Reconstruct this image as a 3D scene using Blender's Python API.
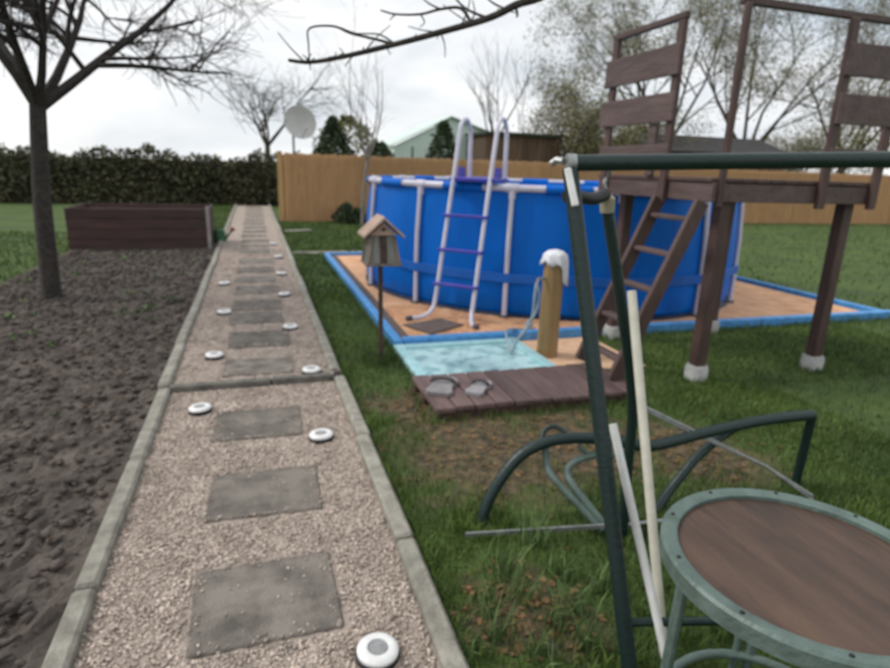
import bpy, bmesh, math, random
import numpy as np
from mathutils import Vector, Matrix

random.seed(7); rng = np.random.default_rng(7)
S = bpy.context.scene
for o in list(bpy.data.objects): bpy.data.objects.remove(o)
COL = S.collection
R = math.radians

# ------------------------------------------------------------------ camera
FPX, CX, CY, H = 590.0, 444.5, 334.0, 1.5          # focal length in photo pixels, photo centre, eye height
YAW, PIT, ROL = R(17.9), R(15.68), R(1.84)
fw = Vector((math.sin(YAW)*math.cos(PIT), math.cos(YAW)*math.cos(PIT), -math.sin(PIT)))
rt0 = Vector((math.cos(YAW), -math.sin(YAW), 0)); dn0 = fw.cross(rt0)
rt = rt0*math.cos(ROL) - dn0*math.sin(ROL); dn = fw.cross(rt)
cam = bpy.data.cameras.new('camera'); co = bpy.data.objects.new('camera', cam); COL.objects.link(co)
co.matrix_world = Matrix(((rt.x, -dn.x, -fw.x, 0), (rt.y, -dn.y, -fw.y, 0), (rt.z, -dn.z, -fw.z, H), (0, 0, 0, 1)))
cam.sensor_width = 36; cam.lens = 36*FPX/890; cam.clip_start = .02; cam.clip_end = 2000
cam.dof.use_dof = True; cam.dof.focus_distance = .42; cam.dof.aperture_fstop = 8.6   # the phone was focused too close
S.camera = co

# ------------------------------------------------------------------ sky, sun, exposure
W = bpy.data.worlds.new('World'); S.world = W; W.use_nodes = True
nt = W.node_tree; nt.nodes.clear()
def N(t, **k):
    n = nt.nodes.new(t)
    for a, b in k.items(): setattr(n, a, b)
    return n
SUN_EL, SUN_AZ = R(48), R(-68)                      # azimuth from +Y, clockwise
sk = N('ShaderNodeTexSky', sky_type='NISHITA', sun_disc=False, sun_elevation=SUN_EL, sun_rotation=SUN_AZ)
tc = N('ShaderNodeTexCoord'); mp = N('ShaderNodeMapping'); mp.inputs['Scale'].default_value = (1, 1, 3.2)
n1 = N('ShaderNodeTexNoise'); n1.inputs['Scale'].default_value = 2.6; n1.inputs['Detail'].default_value = 7; n1.inputs['Roughness'].default_value = .55
n1.inputs['Distortion'].default_value = .4
r1 = N('ShaderNodeValToRGB'); r1.color_ramp.elements[0].position = .30; r1.color_ramp.elements[1].position = .70
r1.color_ramp.elements[0].color = (5.3, 5.75, 6.2, 1); r1.color_ramp.elements[1].color = (8.7, 8.6, 8.5, 1)
n2 = N('ShaderNodeTexNoise'); n2.inputs['Scale'].default_value = 1.3; n2.inputs['Detail'].default_value = 4
r2 = N('ShaderNodeValToRGB'); r2.color_ramp.elements[0].position = .36; r2.color_ramp.elements[1].position = .5
r2.color_ramp.elements[0].color = (.62, .62, .62, 1); r2.color_ramp.elements[1].color = (.97, .97, .97, 1)
mx = N('ShaderNodeMix', data_type='RGBA'); bg = N('ShaderNodeBackground'); bg.inputs['Strength'].default_value = .1
wo = N('ShaderNodeOutputWorld')
lk = nt.links.new
lk(tc.outputs['Generated'], mp.inputs['Vector']); lk(mp.outputs[0], n1.inputs['Vector']); lk(mp.outputs[0], n2.inputs['Vector'])
lk(n1.outputs[0], r1.inputs[0]); lk(n2.outputs[0], r2.inputs[0])
lk(r2.outputs[0], mx.inputs[0]); lk(sk.outputs[0], mx.inputs[6]); lk(r1.outputs[0], mx.inputs[7])
lk(mx.outputs[2], bg.inputs[0]); lk(bg.outputs[0], wo.inputs[0])
sun = bpy.data.lights.new('sun', 'SUN'); sun.energy = 1.5; sun.angle = R(14); sun.color = (1, .96, .9)
so = bpy.data.objects.new('sun', sun); COL.objects.link(so)
sd = Vector((math.sin(SUN_AZ)*math.cos(SUN_EL), math.cos(SUN_AZ)*math.cos(SUN_EL), math.sin(SUN_EL)))
so.rotation_euler = sd.to_track_quat('Z', 'Y').to_euler(); so.location = (0, 0, 30)
S.view_settings.view_transform = 'Standard'; S.view_settings.look = 'None'
S.view_settings.exposure = .46; S.view_settings.gamma = 1
S.render.resolution_x, S.render.resolution_y = 1024, 769
S.render.engine = 'CYCLES'

# ------------------------------------------------------------------ pixel -> place
def ray(px, py): return rt*((px-CX)/FPX) + dn*((py-CY)/FPX) + fw
def P(px, py, z=0):                       # where the pixel's ray meets the level z
    d = ray(px, py); t = (z-H)/d.z; return Vector((d.x*t, d.y*t, z))
def D(px, py, dep): return ray(px, py)*dep + Vector((0, 0, H))      # at a distance along the view
def G(px, py, Y):                         # where it meets the upright plane y = Y
    d = ray(px, py); t = Y/d.y; return Vector((d.x*t, Y, H+d.z*t))

# ------------------------------------------------------------------ materials
MATS = {}
def mat(name, c1, c2=None, scale=12, rough=.7, bump=.3, metal=0, detail=6, rnd=.0, stretch=(1, 1, 1), bscale=None, spec=.5, island=False, lo=.35, hi=.65):
    if name in MATS: return MATS[name]
    m = bpy.data.materials.new(name); m.use_nodes = True; t = m.node_tree; b = t.nodes['Principled BSDF']
    c2 = c2 or tuple(x*.7 for x in c1)
    tcn = t.nodes.new('ShaderNodeTexCoord'); mpn = t.nodes.new('ShaderNodeMapping'); mpn.inputs['Scale'].default_value = stretch
    t.links.new(tcn.outputs['Object'], mpn.inputs['Vector'])
    if rnd and not island:
        oi = t.nodes.new('ShaderNodeObjectInfo'); ml = t.nodes.new('ShaderNodeMath'); ml.operation = 'MULTIPLY'; ml.inputs[1].default_value = 37
        t.links.new(oi.outputs['Random'], ml.inputs[0]); t.links.new(ml.outputs[0], mpn.inputs['Location'])
    no = t.nodes.new('ShaderNodeTexNoise'); no.inputs['Scale'].default_value = scale; no.inputs['Detail'].default_value = detail; no.inputs['Roughness'].default_value = .62
    t.links.new(mpn.outputs[0], no.inputs['Vector'])
    ra = t.nodes.new('ShaderNodeValToRGB'); ra.color_ramp.elements[0].position = lo; ra.color_ramp.elements[1].position = hi
    ra.color_ramp.elements[0].color = (*c2, 1); ra.color_ramp.elements[1].color = (*c1, 1)
    t.links.new(no.outputs[0], ra.inputs[0]); out = ra.outputs[0]
    if rnd:
        if island: src = t.nodes.new('ShaderNodeNewGeometry').outputs['Random Per Island']
        else: src = t.nodes.new('ShaderNodeObjectInfo').outputs['Random']
        mr = t.nodes.new('ShaderNodeMapRange'); mr.inputs[3].default_value = 1-rnd; mr.inputs[4].default_value = 1+rnd
        t.links.new(src, mr.inputs[0])
        mm = t.nodes.new('ShaderNodeMix'); mm.data_type = 'RGBA'; mm.blend_type = 'MULTIPLY'; mm.inputs[0].default_value = 1
        t.links.new(out, mm.inputs[6]); t.links.new(mr.outputs[0], mm.inputs[7]); out = mm.outputs[2]
    t.links.new(out, b.inputs['Base Color'])
    b.inputs['Roughness'].default_value = rough; b.inputs['Metallic'].default_value = metal; b.inputs['Specular IOR Level'].default_value = spec
    if bump:
        bn = t.nodes.new('ShaderNodeTexNoise'); bn.inputs['Scale'].default_value = bscale or scale*4; bn.inputs['Detail'].default_value = 5
        t.links.new(mpn.outputs[0], bn.inputs['Vector'])
        bu = t.nodes.new('ShaderNodeBump'); bu.inputs['Strength'].default_value = bump; bu.inputs['Distance'].default_value = .02
        t.links.new(bn.outputs[0], bu.inputs['Height']); t.links.new(bu.outputs[0], b.inputs['Normal'])
    MATS[name] = m; return m

GRAVEL = mat('gravel', (.48, .40, .34), (.31, .255, .215), 12, .95, .8, bscale=150)
PEB = mat('pebbles', (.52, .435, .37), (.34, .28, .235), 5, .9, .2, rnd=.42, island=True)
SLAB = mat('slab', (.215, .190, .162), (.085, .076, .066), 7, .85, .6, rnd=.16, bscale=120, lo=.33, hi=.62)
KERB = mat('kerb_concrete', (.34, .325, .275), (.19, .18, .15), 11, .9, .5, rnd=.10, bscale=90)
STEPM = mat('step_concrete', (.20, .185, .16), (.09, .085, .075), 9, .9, .5, bscale=90)
SOIL = mat('soil', (.125, .102, .086), (.050, .041, .035), 5, 1, .9, bscale=40)
SAND = mat('orange_sand', (.82, .48, .275), (.62, .33, .175), 5, .95, .5, bscale=140)
SAND2 = mat('pale_orange_sand', (.80, .53, .35), (.66, .41, .25), 9, .95, .5, bscale=140)
BLUEP = mat('blue_paint', (.10, .36, .74), (.05, .21, .48), 14, .45, .25, rnd=.06, stretch=(1, 1, 1))
TURQ = mat('turquoise_paint', (.45, .70, .73), (.30, .55, .60), 9, .5, .3, rnd=.06)
TRAY = mat('pale_turquoise_tray', (.66, .83, .84), (.18, .36, .39), 7, .35, .3, lo=.36, hi=.55)
PLANK = mat('brown_planks', (.150, .096, .090), (.085, .052, .047), 14, .62, .45, rnd=.22, stretch=(1, .15, 1))
BROWN = mat('brown_stain', (.098, .054, .046), (.055, .030, .026), 10, .55, .35, rnd=.14, stretch=(1, 1, .25))
BROWN_L = mat('brown_board', (.118, .078, .073), (.075, .048, .044), 10, .6, .35, rnd=.10, stretch=(1, .2, 1))
LINER = mat('pool_liner', (.001, .155, .66), (.001, .115, .50), 2.2, .5, .45, bscale=6, stretch=(1, 1, .25), spec=.15)
LINERD = mat('pool_band', (.002, .12, .52), (.001, .10, .45), 3, .5, .05)
WHITE = mat('white_enamel', (.66, .64, .74), (.55, .53, .63), 5, .35, .05, rnd=.03)
PURPLE = mat('purple_plastic', (.05, .045, .42), (.035, .03, .30), 5, .4, .05)
CAPG = mat('grey_rubber', (.10, .095, .12), (.06, .06, .07), 20, .7, .2)
MATM = mat('rubber_mat', (.155, .115, .10), (.10, .075, .068), 20, .9, .5)
OLDW = mat('weathered_wood', (.24, .20, .165), (.10, .078, .06), 16, .85, .5, stretch=(1, 1, .15))
PALEW = mat('pale_wood', (.52, .38, .30), (.33, .22, .165), 14, .8, .4, stretch=(.2, 1, 1))
PANEG = mat('grey_panel', (.215, .22, .20), (.12, .12, .105), 12, .4, .2, stretch=(1, 1, .2))
RUSTP = mat('rusty_pole', (.085, .048, .032), (.035, .022, .016), 20, .75, .4)
POSTW = mat('treated_post', (.36, .235, .105), (.22, .135, .055), 8, .75, .5, stretch=(1, 1, .12))
CLOTH = mat('white_cloth', (.80, .80, .84), (.68, .68, .73), 5, .9, .3, bscale=16)
HOSE = mat('clear_hose', (.34, .42, .46), (.22, .29, .33), 9, .25, .1)
GREEN = mat('green_enamel', (.012, .027, .025), (.035, .022, .014), 16, .36, .15, rnd=.05, spec=.4, lo=.25, hi=.32)
GREENP = mat('pale_green_metal', (.115, .165, .145), (.07, .105, .09), 14, .45, .25)
GREYB = mat('galvanised', (.36, .37, .36), (.22, .23, .23), 20, .42, .15, metal=.55)
CREAM = mat('cream_plastic', (.66, .64, .54), (.54, .52, .43), 10, .4, .08)
WPLAS = mat('white_plastic', (.74, .74, .72), (.60, .60, .58), 10, .4, .08)
BLACKP = mat('black_plastic', (.018, .018, .02), (.01, .01, .012), 10, .5, .1)
LAMPW = mat('lamp_white', (.80, .80, .80), (.68, .67, .66), 18, .3, .05)
LAMPC = mat('lamp_cell', (.33, .33, .33), (.22, .22, .225), 30, .2, .05)
REED = mat('reed', (.62, .385, .20), (.46, .28, .14), 5, .85, .4, rnd=.08, stretch=(9, 9, .5))
REEDP = mat('reed_post', (.42, .25, .11), (.30, .17, .07), 9, .8, .3, stretch=(1, 1, .2))
BARK = mat('bark', (.062, .052, .044), (.025, .021, .018), 22, .95, .6)
BARKL = mat('pale_bark', (.27, .24, .22), (.14, .125, .115), 22, .95, .5)
BARKM = mat('mid_bark', (.105, .092, .078), (.05, .043, .036), 22, .95, .5)
BUD = mat('bud_leaves', (.20, .185, .08), (.13, .12, .052), 5, .7, 0, rnd=.4, island=True)
HEDGE = mat('hedge_leaves', (.12, .115, .058), (.06, .06, .032), 1.2, .75, 0, rnd=.5, island=True)
THUJA = mat('conifer', (.045, .072, .024), (.020, .036, .013), 3, .8, 0, rnd=.4, island=True)
YBUSH = mat('yellow_bush', (.20, .205, .065), (.11, .12, .04), 3, .8, 0, rnd=.35, island=True)
CORE = mat('dark_twigs', (.075, .065, .045), (.05, .043, .032), 6, 1, 0)
BLADE = mat('grass_blades', (.105, .165, .026), (.046, .085, .015), 1.7, .6, 0, rnd=.45, island=True)
WEED = mat('weed_blades', (.13, .20, .065), (.07, .125, .035), 6, .6, 0, rnd=.4, island=True)
LEAFD = mat('dead_leaves', (.22, .125, .05), (.10, .06, .03), 8, .85, 0, rnd=.45, island=True)
GHOUSE = mat('pale_green_sheet', (.66, .79, .72), (.55, .70, .62), 2, .4, .05)
GHDARK = mat('dark_green_frame', (.045, .075, .055), (.03, .05, .036), 6, .6, .1)
SHEDW = mat('shed_boards', (.135, .088, .052), (.075, .048, .03), 6, .85, .3, rnd=.2, stretch=(2, 2, .3))
ROOFD = mat('dark_roof', (.06, .056, .054), (.036, .034, .033), 4, .9, .3)
ROOFG = mat('green_roof_edge', (.055, .068, .045), (.035, .045, .03), 4, .9, .3)
DISH = mat('dish_paint', (.52, .52, .50), (.45, .445, .43), 4, .5, .05)
BOXW = mat('dark_red_board', (.075, .036, .032), (.038, .020, .018), 9, .7, .4, rnd=.15, stretch=(.2, 1, 1))
CANG = mat('can_green', (.05, .16, .07), (.03, .10, .045), 9, .45, .1)
CANR = mat('can_rose', (.50, .17, .15), (.36, .10, .09), 9, .5, .1)
CONC = mat('path_strip', (.30, .285, .24), (.18, .17, .145), 10, .9, .4)
SANDAL = mat('grey_foam', (.27, .255, .26), (.19, .18, .185), 18, .75, .2)
SANDALD = mat('dark_strap', (.075, .06, .06), (.04, .035, .035), 18, .7, .2)
GRIT = mat('moss', (.06, .07, .03), (.03, .035, .018), 12, 1, .5)
mw = bpy.data.materials.new('pool_water'); mw.use_nodes = True
b = mw.node_tree.nodes['Principled BSDF']; b.inputs['Base Color'].default_value = (.03, .22, .38, 1); b.inputs['Roughness'].default_value = .06
_n = mw.node_tree.nodes.new('ShaderNodeTexNoise'); _n.inputs['Scale'].default_value = 6
_b = mw.node_tree.nodes.new('ShaderNodeBump'); _b.inputs['Strength'].default_value = .25; _b.inputs['Distance'].default_value = .03
mw.node_tree.links.new(_n.outputs[0], _b.inputs['Height']); mw.node_tree.links.new(_b.outputs[0], b.inputs['Normal'])
mt = bpy.data.materials.new('tray_water'); mt.use_nodes = True
_t = mt.node_tree; b = _t.nodes['Principled BSDF']
b.inputs['Base Color'].default_value = (.45, .76, .80, 1); b.inputs['Roughness'].default_value = .05; b.inputs['Alpha'].default_value = .22; b.inputs['IOR'].default_value = 1.33
_n = _t.nodes.new('ShaderNodeTexNoise'); _n.inputs['Scale'].default_value = 9; _b = _t.nodes.new('ShaderNodeBump'); _b.inputs['Strength'].default_value = .35; _b.inputs['Distance'].default_value = .02
_c = _t.nodes.new('ShaderNodeTexCoord'); _t.links.new(_c.outputs['Object'], _n.inputs['Vector'])
_t.links.new(_n.outputs[0], _b.inputs['Height']); _t.links.new(_b.outputs[0], b.inputs['Normal'])

# the lawn: greens with worn brown ground showing through where the photo has it
LAWN = bpy.data.materials.new('lawn'); LAWN.use_nodes = True
t = LAWN.node_tree; b = t.nodes['Principled BSDF']; b.inputs['Roughness'].default_value = .95
ge = t.nodes.new('ShaderNodeNewGeometry')
def tn(sc, det=6):
    n = t.nodes.new('ShaderNodeTexNoise'); n.inputs['Scale'].default_value = sc; n.inputs['Detail'].default_value = det
    t.links.new(ge.outputs['Position'], n.inputs['Vector']); return n.outputs[0]
def ramp(src, a, ca, z, cz):
    r = t.nodes.new('ShaderNodeValToRGB'); e = r.color_ramp.elements
    e[0].position, e[1].position = a, z; e[0].color = (*ca, 1); e[1].color = (*cz, 1); t.links.new(src, r.inputs[0]); return r.outputs[0]
def mix(f, a, c):
    m = t.nodes.new('ShaderNodeMix'); m.data_type = 'RGBA'; t.links.new(f, m.inputs[0]); t.links.new(a, m.inputs[6]); t.links.new(c, m.inputs[7]); return m.outputs[2]
def mth(op, a, c):
    m = t.nodes.new('ShaderNodeMath'); m.operation = op; m.use_clamp = True
    for i, v in enumerate((a, c)):
        if isinstance(v, (int, float)): m.inputs[i].default_value = v
        else: t.links.new(v, m.inputs[i])
    return m.outputs[0]
g1 = ramp(tn(1.1), .35, (.038, .070, .013), .65, (.095, .155, .024))
g2 = ramp(tn(14), .3, (.022, .045, .010), .7, (.075, .120, .024))
mxg = t.nodes.new('ShaderNodeMix'); mxg.data_type = 'RGBA'; mxg.inputs[0].default_value = .45; t.links.new(g1, mxg.inputs[6]); t.links.new(g2, mxg.inputs[7])
br = ramp(tn(17), .35, (.045, .036, .024), .66, (.17, .118, .06))
WORN = [(1.18, 2.75, .72), (1.75, 2.75, .55), (1.0, 3.5, .45), (.85, 1.55, .30), (2.3, 2.45, .5)]
acc = None
for (x, y, r) in WORN:
    vd = t.nodes.new('ShaderNodeVectorMath'); vd.operation = 'DISTANCE'; vd.inputs[1].default_value = (x, y, 0); t.links.new(ge.outputs['Position'], vd.inputs[0])
    mr = t.nodes.new('ShaderNodeMapRange'); mr.inputs[1].default_value = 0; mr.inputs[2].default_value = r*1.5; mr.inputs[3].default_value = .66; mr.inputs[4].default_value = 0
    t.links.new(vd.outputs['Value'], mr.inputs[0]); acc = mr.outputs[0] if acc is None else mth('MAXIMUM', acc, mr.outputs[0])
wn = mth('ADD', acc, mth('MULTIPLY', tn(4), .75)); fac = ramp(wn, .62, (0, 0, 0), .82, (1, 1, 1))
t.links.new(mix(fac, mxg.outputs[2], br), b.inputs['Base Color'])
bu = t.nodes.new('ShaderNodeBump'); bu.inputs['Strength'].default_value = .8; bu.inputs['Distance'].default_value = .03; t.links.new(tn(60), bu.inputs['Height']); t.links.new(bu.outputs[0], b.inputs['Normal'])

# ------------------------------------------------------------------ mesh helpers
class MB:
    def __init__(s): s.v = []; s.f = []
    def add(s, vs, fs):
        o = len(s.v); s.v += [Vector(q) for q in vs]; s.f += [tuple(i+o for i in q) for q in fs]; return s
    def box(s, c, d, rz=0, bev=0, rot=None):
        m = bmesh.new(); bmesh.ops.create_cube(m, size=1); bmesh.ops.scale(m, vec=d, verts=m.verts)
        if bev: bmesh.ops.bevel(m, geom=list(m.edges), offset=bev, segments=1, affect='EDGES', profile=.5)
        M_ = Matrix.Translation(c) @ (rot.to_4x4() if rot else Matrix.Rotation(rz, 4, 'Z'))
        m.verts.index_update(); s.add([M_ @ q.co for q in m.verts], [[q.index for q in fc.verts] for fc in m.faces]); m.free(); return s
    def bx(s, x0, x1, y0, y1, z0, z1, bev=0): return s.box(((x0+x1)/2, (y0+y1)/2, (z0+z1)/2), (abs(x1-x0), abs(y1-y0), abs(z1-z0)), 0, bev)
    def bar(s, a, c, w, h, up=(0, 0, 1), bev=0):           # square bar from a to c
        a, c = Vector(a), Vector(c); d = c-a; L = d.length; d.normalize(); up = Vector(up)
        x = d.cross(up)
        if x.length < 1e-3: x = d.cross(Vector((0, 1, 0)))
        x.normalize(); u = x.cross(d)
        rot = Matrix((x, d, u)).transposed(); return s.box((a+c)/2, (w, L, h), 0, bev, rot)
    def tube(s, pts, r, n=10, cap=True):
        pts = [Vector(p) for p in pts]; k = len(pts); rs = r if isinstance(r, (list, tuple)) else [r]*k
        T = (pts[1]-pts[0]).normalized(); u = T.orthogonal().normalized(); vs = []; fs = []
        for i in range(k):
            t_ = (pts[min(i+1, k-1)]-pts[max(i-1, 0)]).normalized()
            u = (u-t_*u.dot(t_));  u = u.normalized() if u.length > 1e-6 else t_.orthogonal().normalized(); w = t_.cross(u)
            for j in range(n):
                a = 2*math.pi*j/n; vs.append(pts[i]+(u*math.cos(a)+w*math.sin(a))*rs[i])
        for i in range(k-1):
            for j in range(n): fs.append((i*n+j, i*n+(j+1) % n, (i+1)*n+(j+1) % n, (i+1)*n+j))
        if cap: fs.append(tuple(range(n-1, -1, -1))); fs.append(tuple(range((k-1)*n, k*n)))
        return s.add(vs, fs)
    def lathe(s, prof, c, n=32, M_=None, close=False):
        vs = []; fs = []; k = len(prof)
        for i in range(n):
            a = 2*math.pi*i/n
            for (r_, z) in prof:
                q = Vector((r_*math.cos(a), r_*math.sin(a), z)); q = M_ @ q if M_ else q; vs.append(q+Vector(c))
        for i in range(n):
            for j in range(k-1): fs.append((i*k+j, ((i+1) % n)*k+j, ((i+1) % n)*k+j+1, i*k+j+1))
        return s.add(vs, fs)
    def prism(s, poly, off):                               # polygon extruded along off
        poly = [Vector(p) for p in poly]; off = Vector(off); n = len(poly)
        return s.add(poly+[p+off for p in poly], [tuple(range(n-1, -1, -1)), tuple(range(n, 2*n))]+[(i, (i+1) % n, (i+1) % n+n, i+n) for i in range(n)])
def spline(pts, m=6):
    pts = [Vector(p) for p in pts]; o = []
    for i in range(len(pts)-1):
        a, b_, c, d = pts[max(i-1, 0)], pts[i], pts[i+1], pts[min(i+2, len(pts)-1)]
        for k in range(m):
            u = k/m; o.append(.5*((2*b_)+(c-a)*u+(2*a-5*b_+4*c-d)*u*u+(3*b_-a-3*c+d)*u**3))
    return o+[pts[-1]]
ORG = {}
def mesh_of(v, f, m, smooth=False, name='mesh'):
    me = bpy.data.meshes.new(name); me.from_pydata(v, [], f); me.update()
    if smooth:
        me.polygons.foreach_set('use_smooth', [True]*len(me.polygons))
        try: me.set_sharp_from_angle(angle=R(40))
        except Exception: pass
    if m: me.materials.append(m)
    return me
def link(name, data, parent=None, loc=None):
    o = bpy.data.objects.new(name, data); COL.objects.link(o)
    if parent: o.parent = parent
    if loc is not None: o.location = loc
    return o
def part(name, mb, m, parent=None, smooth=False, label=None):
    org = ORG.get(parent.name, Vector()) if parent else Vector()
    o = link(name, mesh_of([v-org for v in mb.v], mb.f, m, smooth, name), parent); ORG[o.name] = org
    if label: o['label'] = label
    return o
def tag(o, label, cat, group=None):
    o['label'] = label; o['category'] = cat
    if group: o['group'] = group
    return o
def thing(name, label, cat, loc, group=None):
    o = link(name, None, None, loc); o.empty_display_size = .1; ORG[o.name] = Vector(loc); return tag(o, label, cat, group)
def single(name, mb, m, label, cat, loc, group=None, smooth=False):      # a thing that is one mesh, origin at its base
    loc = Vector(loc); o = link(name, mesh_of([v-loc for v in mb.v], mb.f, m, smooth, name), None, loc); ORG[o.name] = loc; return tag(o, label, cat, group)
def struct(name, mb, m, smooth=False): o = part(name, mb, m, None, smooth); o['kind'] = 'structure'; return o
def stuff(name, v, f, m, label=None, cat=None, parent=None):
    me = bpy.data.meshes.new(name)
    v = np.asarray(v, dtype=np.float32); f = np.asarray(f, dtype=np.int32)
    me.vertices.add(len(v)); me.vertices.foreach_set('co', v.ravel())
    k = f.shape[1]; me.loops.add(f.size); me.loops.foreach_set('vertex_index', f.ravel())
    me.polygons.add(len(f)); me.polygons.foreach_set('loop_start', np.arange(0, f.size, k, dtype=np.int32))
    me.update(calc_edges=True); me.materials.append(m)
    o = link(name, me, parent)
    if parent is None or cat: o['kind'] = 'stuff'
    if label: o['label'] = label
    if cat: o['category'] = cat
    return o
def copy_tree(o, parent=None, loc=None):
    c = o.copy(); COL.objects.link(c); c.parent = parent
    if loc is not None: c.location = loc
    for ch in [q for q in CH.get(o, [])]: copy_tree(ch, c)
    return c
CH = {}
def kids(o):
    CH[o] = [q for q in COL.objects if q.parent == o]
    for q in CH[o]: kids(q)
def shared(name, me, parent, loc, rot=(0, 0, 0), sc=(1, 1, 1)):
    o = link(name, me, parent, Vector(loc)-ORG.get(parent.name, Vector())); o.rotation_euler = rot; o.scale = sc; return o

# ------------------------------------------------------------------ the setting
gs = MB()
xs = [-900, -60, -14, -6, -3, -1, 1, 3, 6, 14, 30, 90, 900]; ys = [-900, -40, -6, -2, 0, 2, 4, 6, 10, 16, 26, 60, 200, 900]
gs.add([(x, y, 0) for y in ys for x in xs], [(j*len(xs)+i, j*len(xs)+i+1, (j+1)*len(xs)+i+1, (j+1)*len(xs)+i) for j in range(len(ys)-1) for i in range(len(xs)-1)])
lawn = struct('lawn', gs, LAWN)
# garden path: two levels of gravel, a concrete step, slabs and kerb stones
X0, X1, YS, YE = -.60, .47, 4.06, 22.2
def sheet(x0, x1, y0, y1, z, nx, ny, amp, seed):
    m = MB(); r_ = np.random.default_rng(seed)
    m.add([(x0+(x1-x0)*i/nx, y0+(y1-y0)*j/ny, z+(r_.normal()*amp if 0 < i < nx and 0 < j < ny else 0)) for j in range(ny+1) for i in range(nx+1)],
          [(j*(nx+1)+i, j*(nx+1)+i+1, (j+1)*(nx+1)+i+1, (j+1)*(nx+1)+i) for j in range(ny) for i in range(nx)]); return m
ZN, ZF = .006, .034
gp = sheet(X0-.03, X1+.03, -2, YS-.03, ZN, 40, 150, .0022, 3); path = struct('garden_path', gp, GRAVEL, True)
part('upper_gravel', sheet(X0-.03, X1+.03, YS+.02, YE, ZF, 30, 260, .0025, 4), GRAVEL, path, True)
part('path_base', MB().bx(X0-.03, X1+.03, YS+.04, YE, -.02, .024), SOIL, path)
st = MB()
for (x0, x1, dz) in ((-.61, .04, 0), (.05, .455, .004)): st.bx(x0, x1, YS-.035, YS+.03, -.03, .050+dz, .006)
part('step_stone', st, STEPM, path)
sm = MB().box((0, 0, 0), (.5, .42, .045), 0, .006); slab_me = mesh_of(sm.v, sm.f, SLAB, False, 'paving_slab')
slabs = [(1.86, .42), (2.60, .41), (3.40, .42), (4.38, .37), (5.12, .48), (5.88, .45), (6.44, .46), (7.26, .46), (7.93, .40), (8.67, .44), (9.48, .42), (10.6, .44), (11.3, .44), (12.05, .44), (12.9, .44), (13.7, .44), (14.6, .44), (15.5, .44), (16.4, .44), (17.4, .44), (18.4, .44), (19.5, .44), (20.6, .44), (21.6, .44)]
for i, (y, l) in enumerate(slabs):
    z = (ZN if y < YS else ZF)-.0225+.010
    shared('paving_slab', slab_me, path, (-.035+.012*math.sin(i*2.1), y, z), (R(random.uniform(-.4, .4)), R(random.uniform(-.4, .4)), R(random.uniform(-2.2, 2.2))), (1+random.uniform(-.02, .02), l/.42, 1))
km = MB().box((0, 0, 0), (.075, .985, .16), 0, .012); kerb_me = mesh_of(km.v, km.f, KERB, False, 'kerb_stone')
y = -1.96
while y < YE:
    near = y < YS-.6
    for sx in (0, 1):
        x = (X1+.037+(.012 if near else -.006)) if sx else (X0-.037)
        shared('kerb_stone', kerb_me, path, (x+random.uniform(-.005, .005), y+.5, (-.03 if near else -.012)+random.uniform(-.004, .004)), (0, R(random.uniform(-1.5, 1.5)), R(random.uniform(-.35, .35))))
    y += 1.0
part('dark_gap_block', MB().box((X1+.025, YS+.02, .03), (.05, .09, .09), .3, .012), SOIL, path)  # solid dark block added to stand for the dark gap at the kerb joint
# cross strip of the side path and the plank on the grass
strip = None
for i in range(9):
    m = MB().bx(.58+i*.5, 1.07+i*.5, 10.40+.01*math.sin(i*1.7), 10.62, -.05, .022+.003*(i % 2), .008)
    if i == 0: strip = struct('side_path', m, CONC)
    else: part('edging_stone', m, CONC, strip)
# soil bed left of the path
bed = sheet(-2.9, X0-.08, -2, 11.9, .028, 60, 240, .012, 9); struct('soil_bed', bed, SOIL)
# pebbles
def pebbles(nm, n, x0, x1, y0, y1, z, s0, s1, mtl, keep=None, seed=1, parent=None, skew=1.0):
    r_ = np.random.default_rng(seed); x = r_.uniform(x0, x1, n); yy = r_.uniform(y0, y1, n)
    if keep is not None: k = keep(x, yy); x, yy = x[k], yy[k]
    n = len(x); s = s0+(s1-s0)*r_.random(n)**skew
    base = np.array([(1, 0, 0), (-.5, .87, 0), (-.5, -.87, 0), (.4, .5, .8), (-.7, 0, .7), (.35, -.55, .75), (0, 0, -.7)])
    F = np.array([(0, 1, 3), (1, 2, 4), (2, 0, 5), (3, 1, 4), (4, 2, 5), (5, 0, 3), (3, 4, 5), (1, 0, 6), (2, 1, 6), (0, 2, 6)])
    V = base[None]*(1+r_.normal(0, .18, (n, 7, 1)))*s[:, None, None]*np.stack([r_.uniform(.8, 1.3, n), r_.uniform(.7, 1.1, n), r_.uniform(.5, .9, n)], 1)[:, None]
    a = r_.uniform(0, 6.28, n); ca, sa = np.cos(a)[:, None], np.sin(a)[:, None]
    vx = V[..., 0]*ca-V[..., 1]*sa+x[:, None]; vy = V[..., 0]*sa+V[..., 1]*ca+yy[:, None]; vz = V[..., 2]+z+s[:, None]*.15
    return stuff(nm, np.stack([vx, vy, vz], -1).reshape(-1, 3), (F[None]+np.arange(n)[:, None, None]*7).reshape(-1, 3), mtl, parent=parent)
def offslab(x, yy):
    k = np.ones(len(x), bool)
    for (y_, l) in slabs: k &= ~((np.abs(x+.035) < .262) & (np.abs(yy-y_) < l/2+.015)) | (np.random.default_rng(int(y_*100)).random(len(x)) < .09)
    return k
o = pebbles('gravel_stones', 38000, X0, X1, .9, YS-.04, ZN, .0035, .0098, PEB, offslab, 1, path); o['kind'] = 'stuff'
o = pebbles('gravel_stones', 22000, X0, X1, YS+.04, 11, ZF, .004, .009, PEB, offslab, 2, path); o['kind'] = 'stuff'
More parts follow.
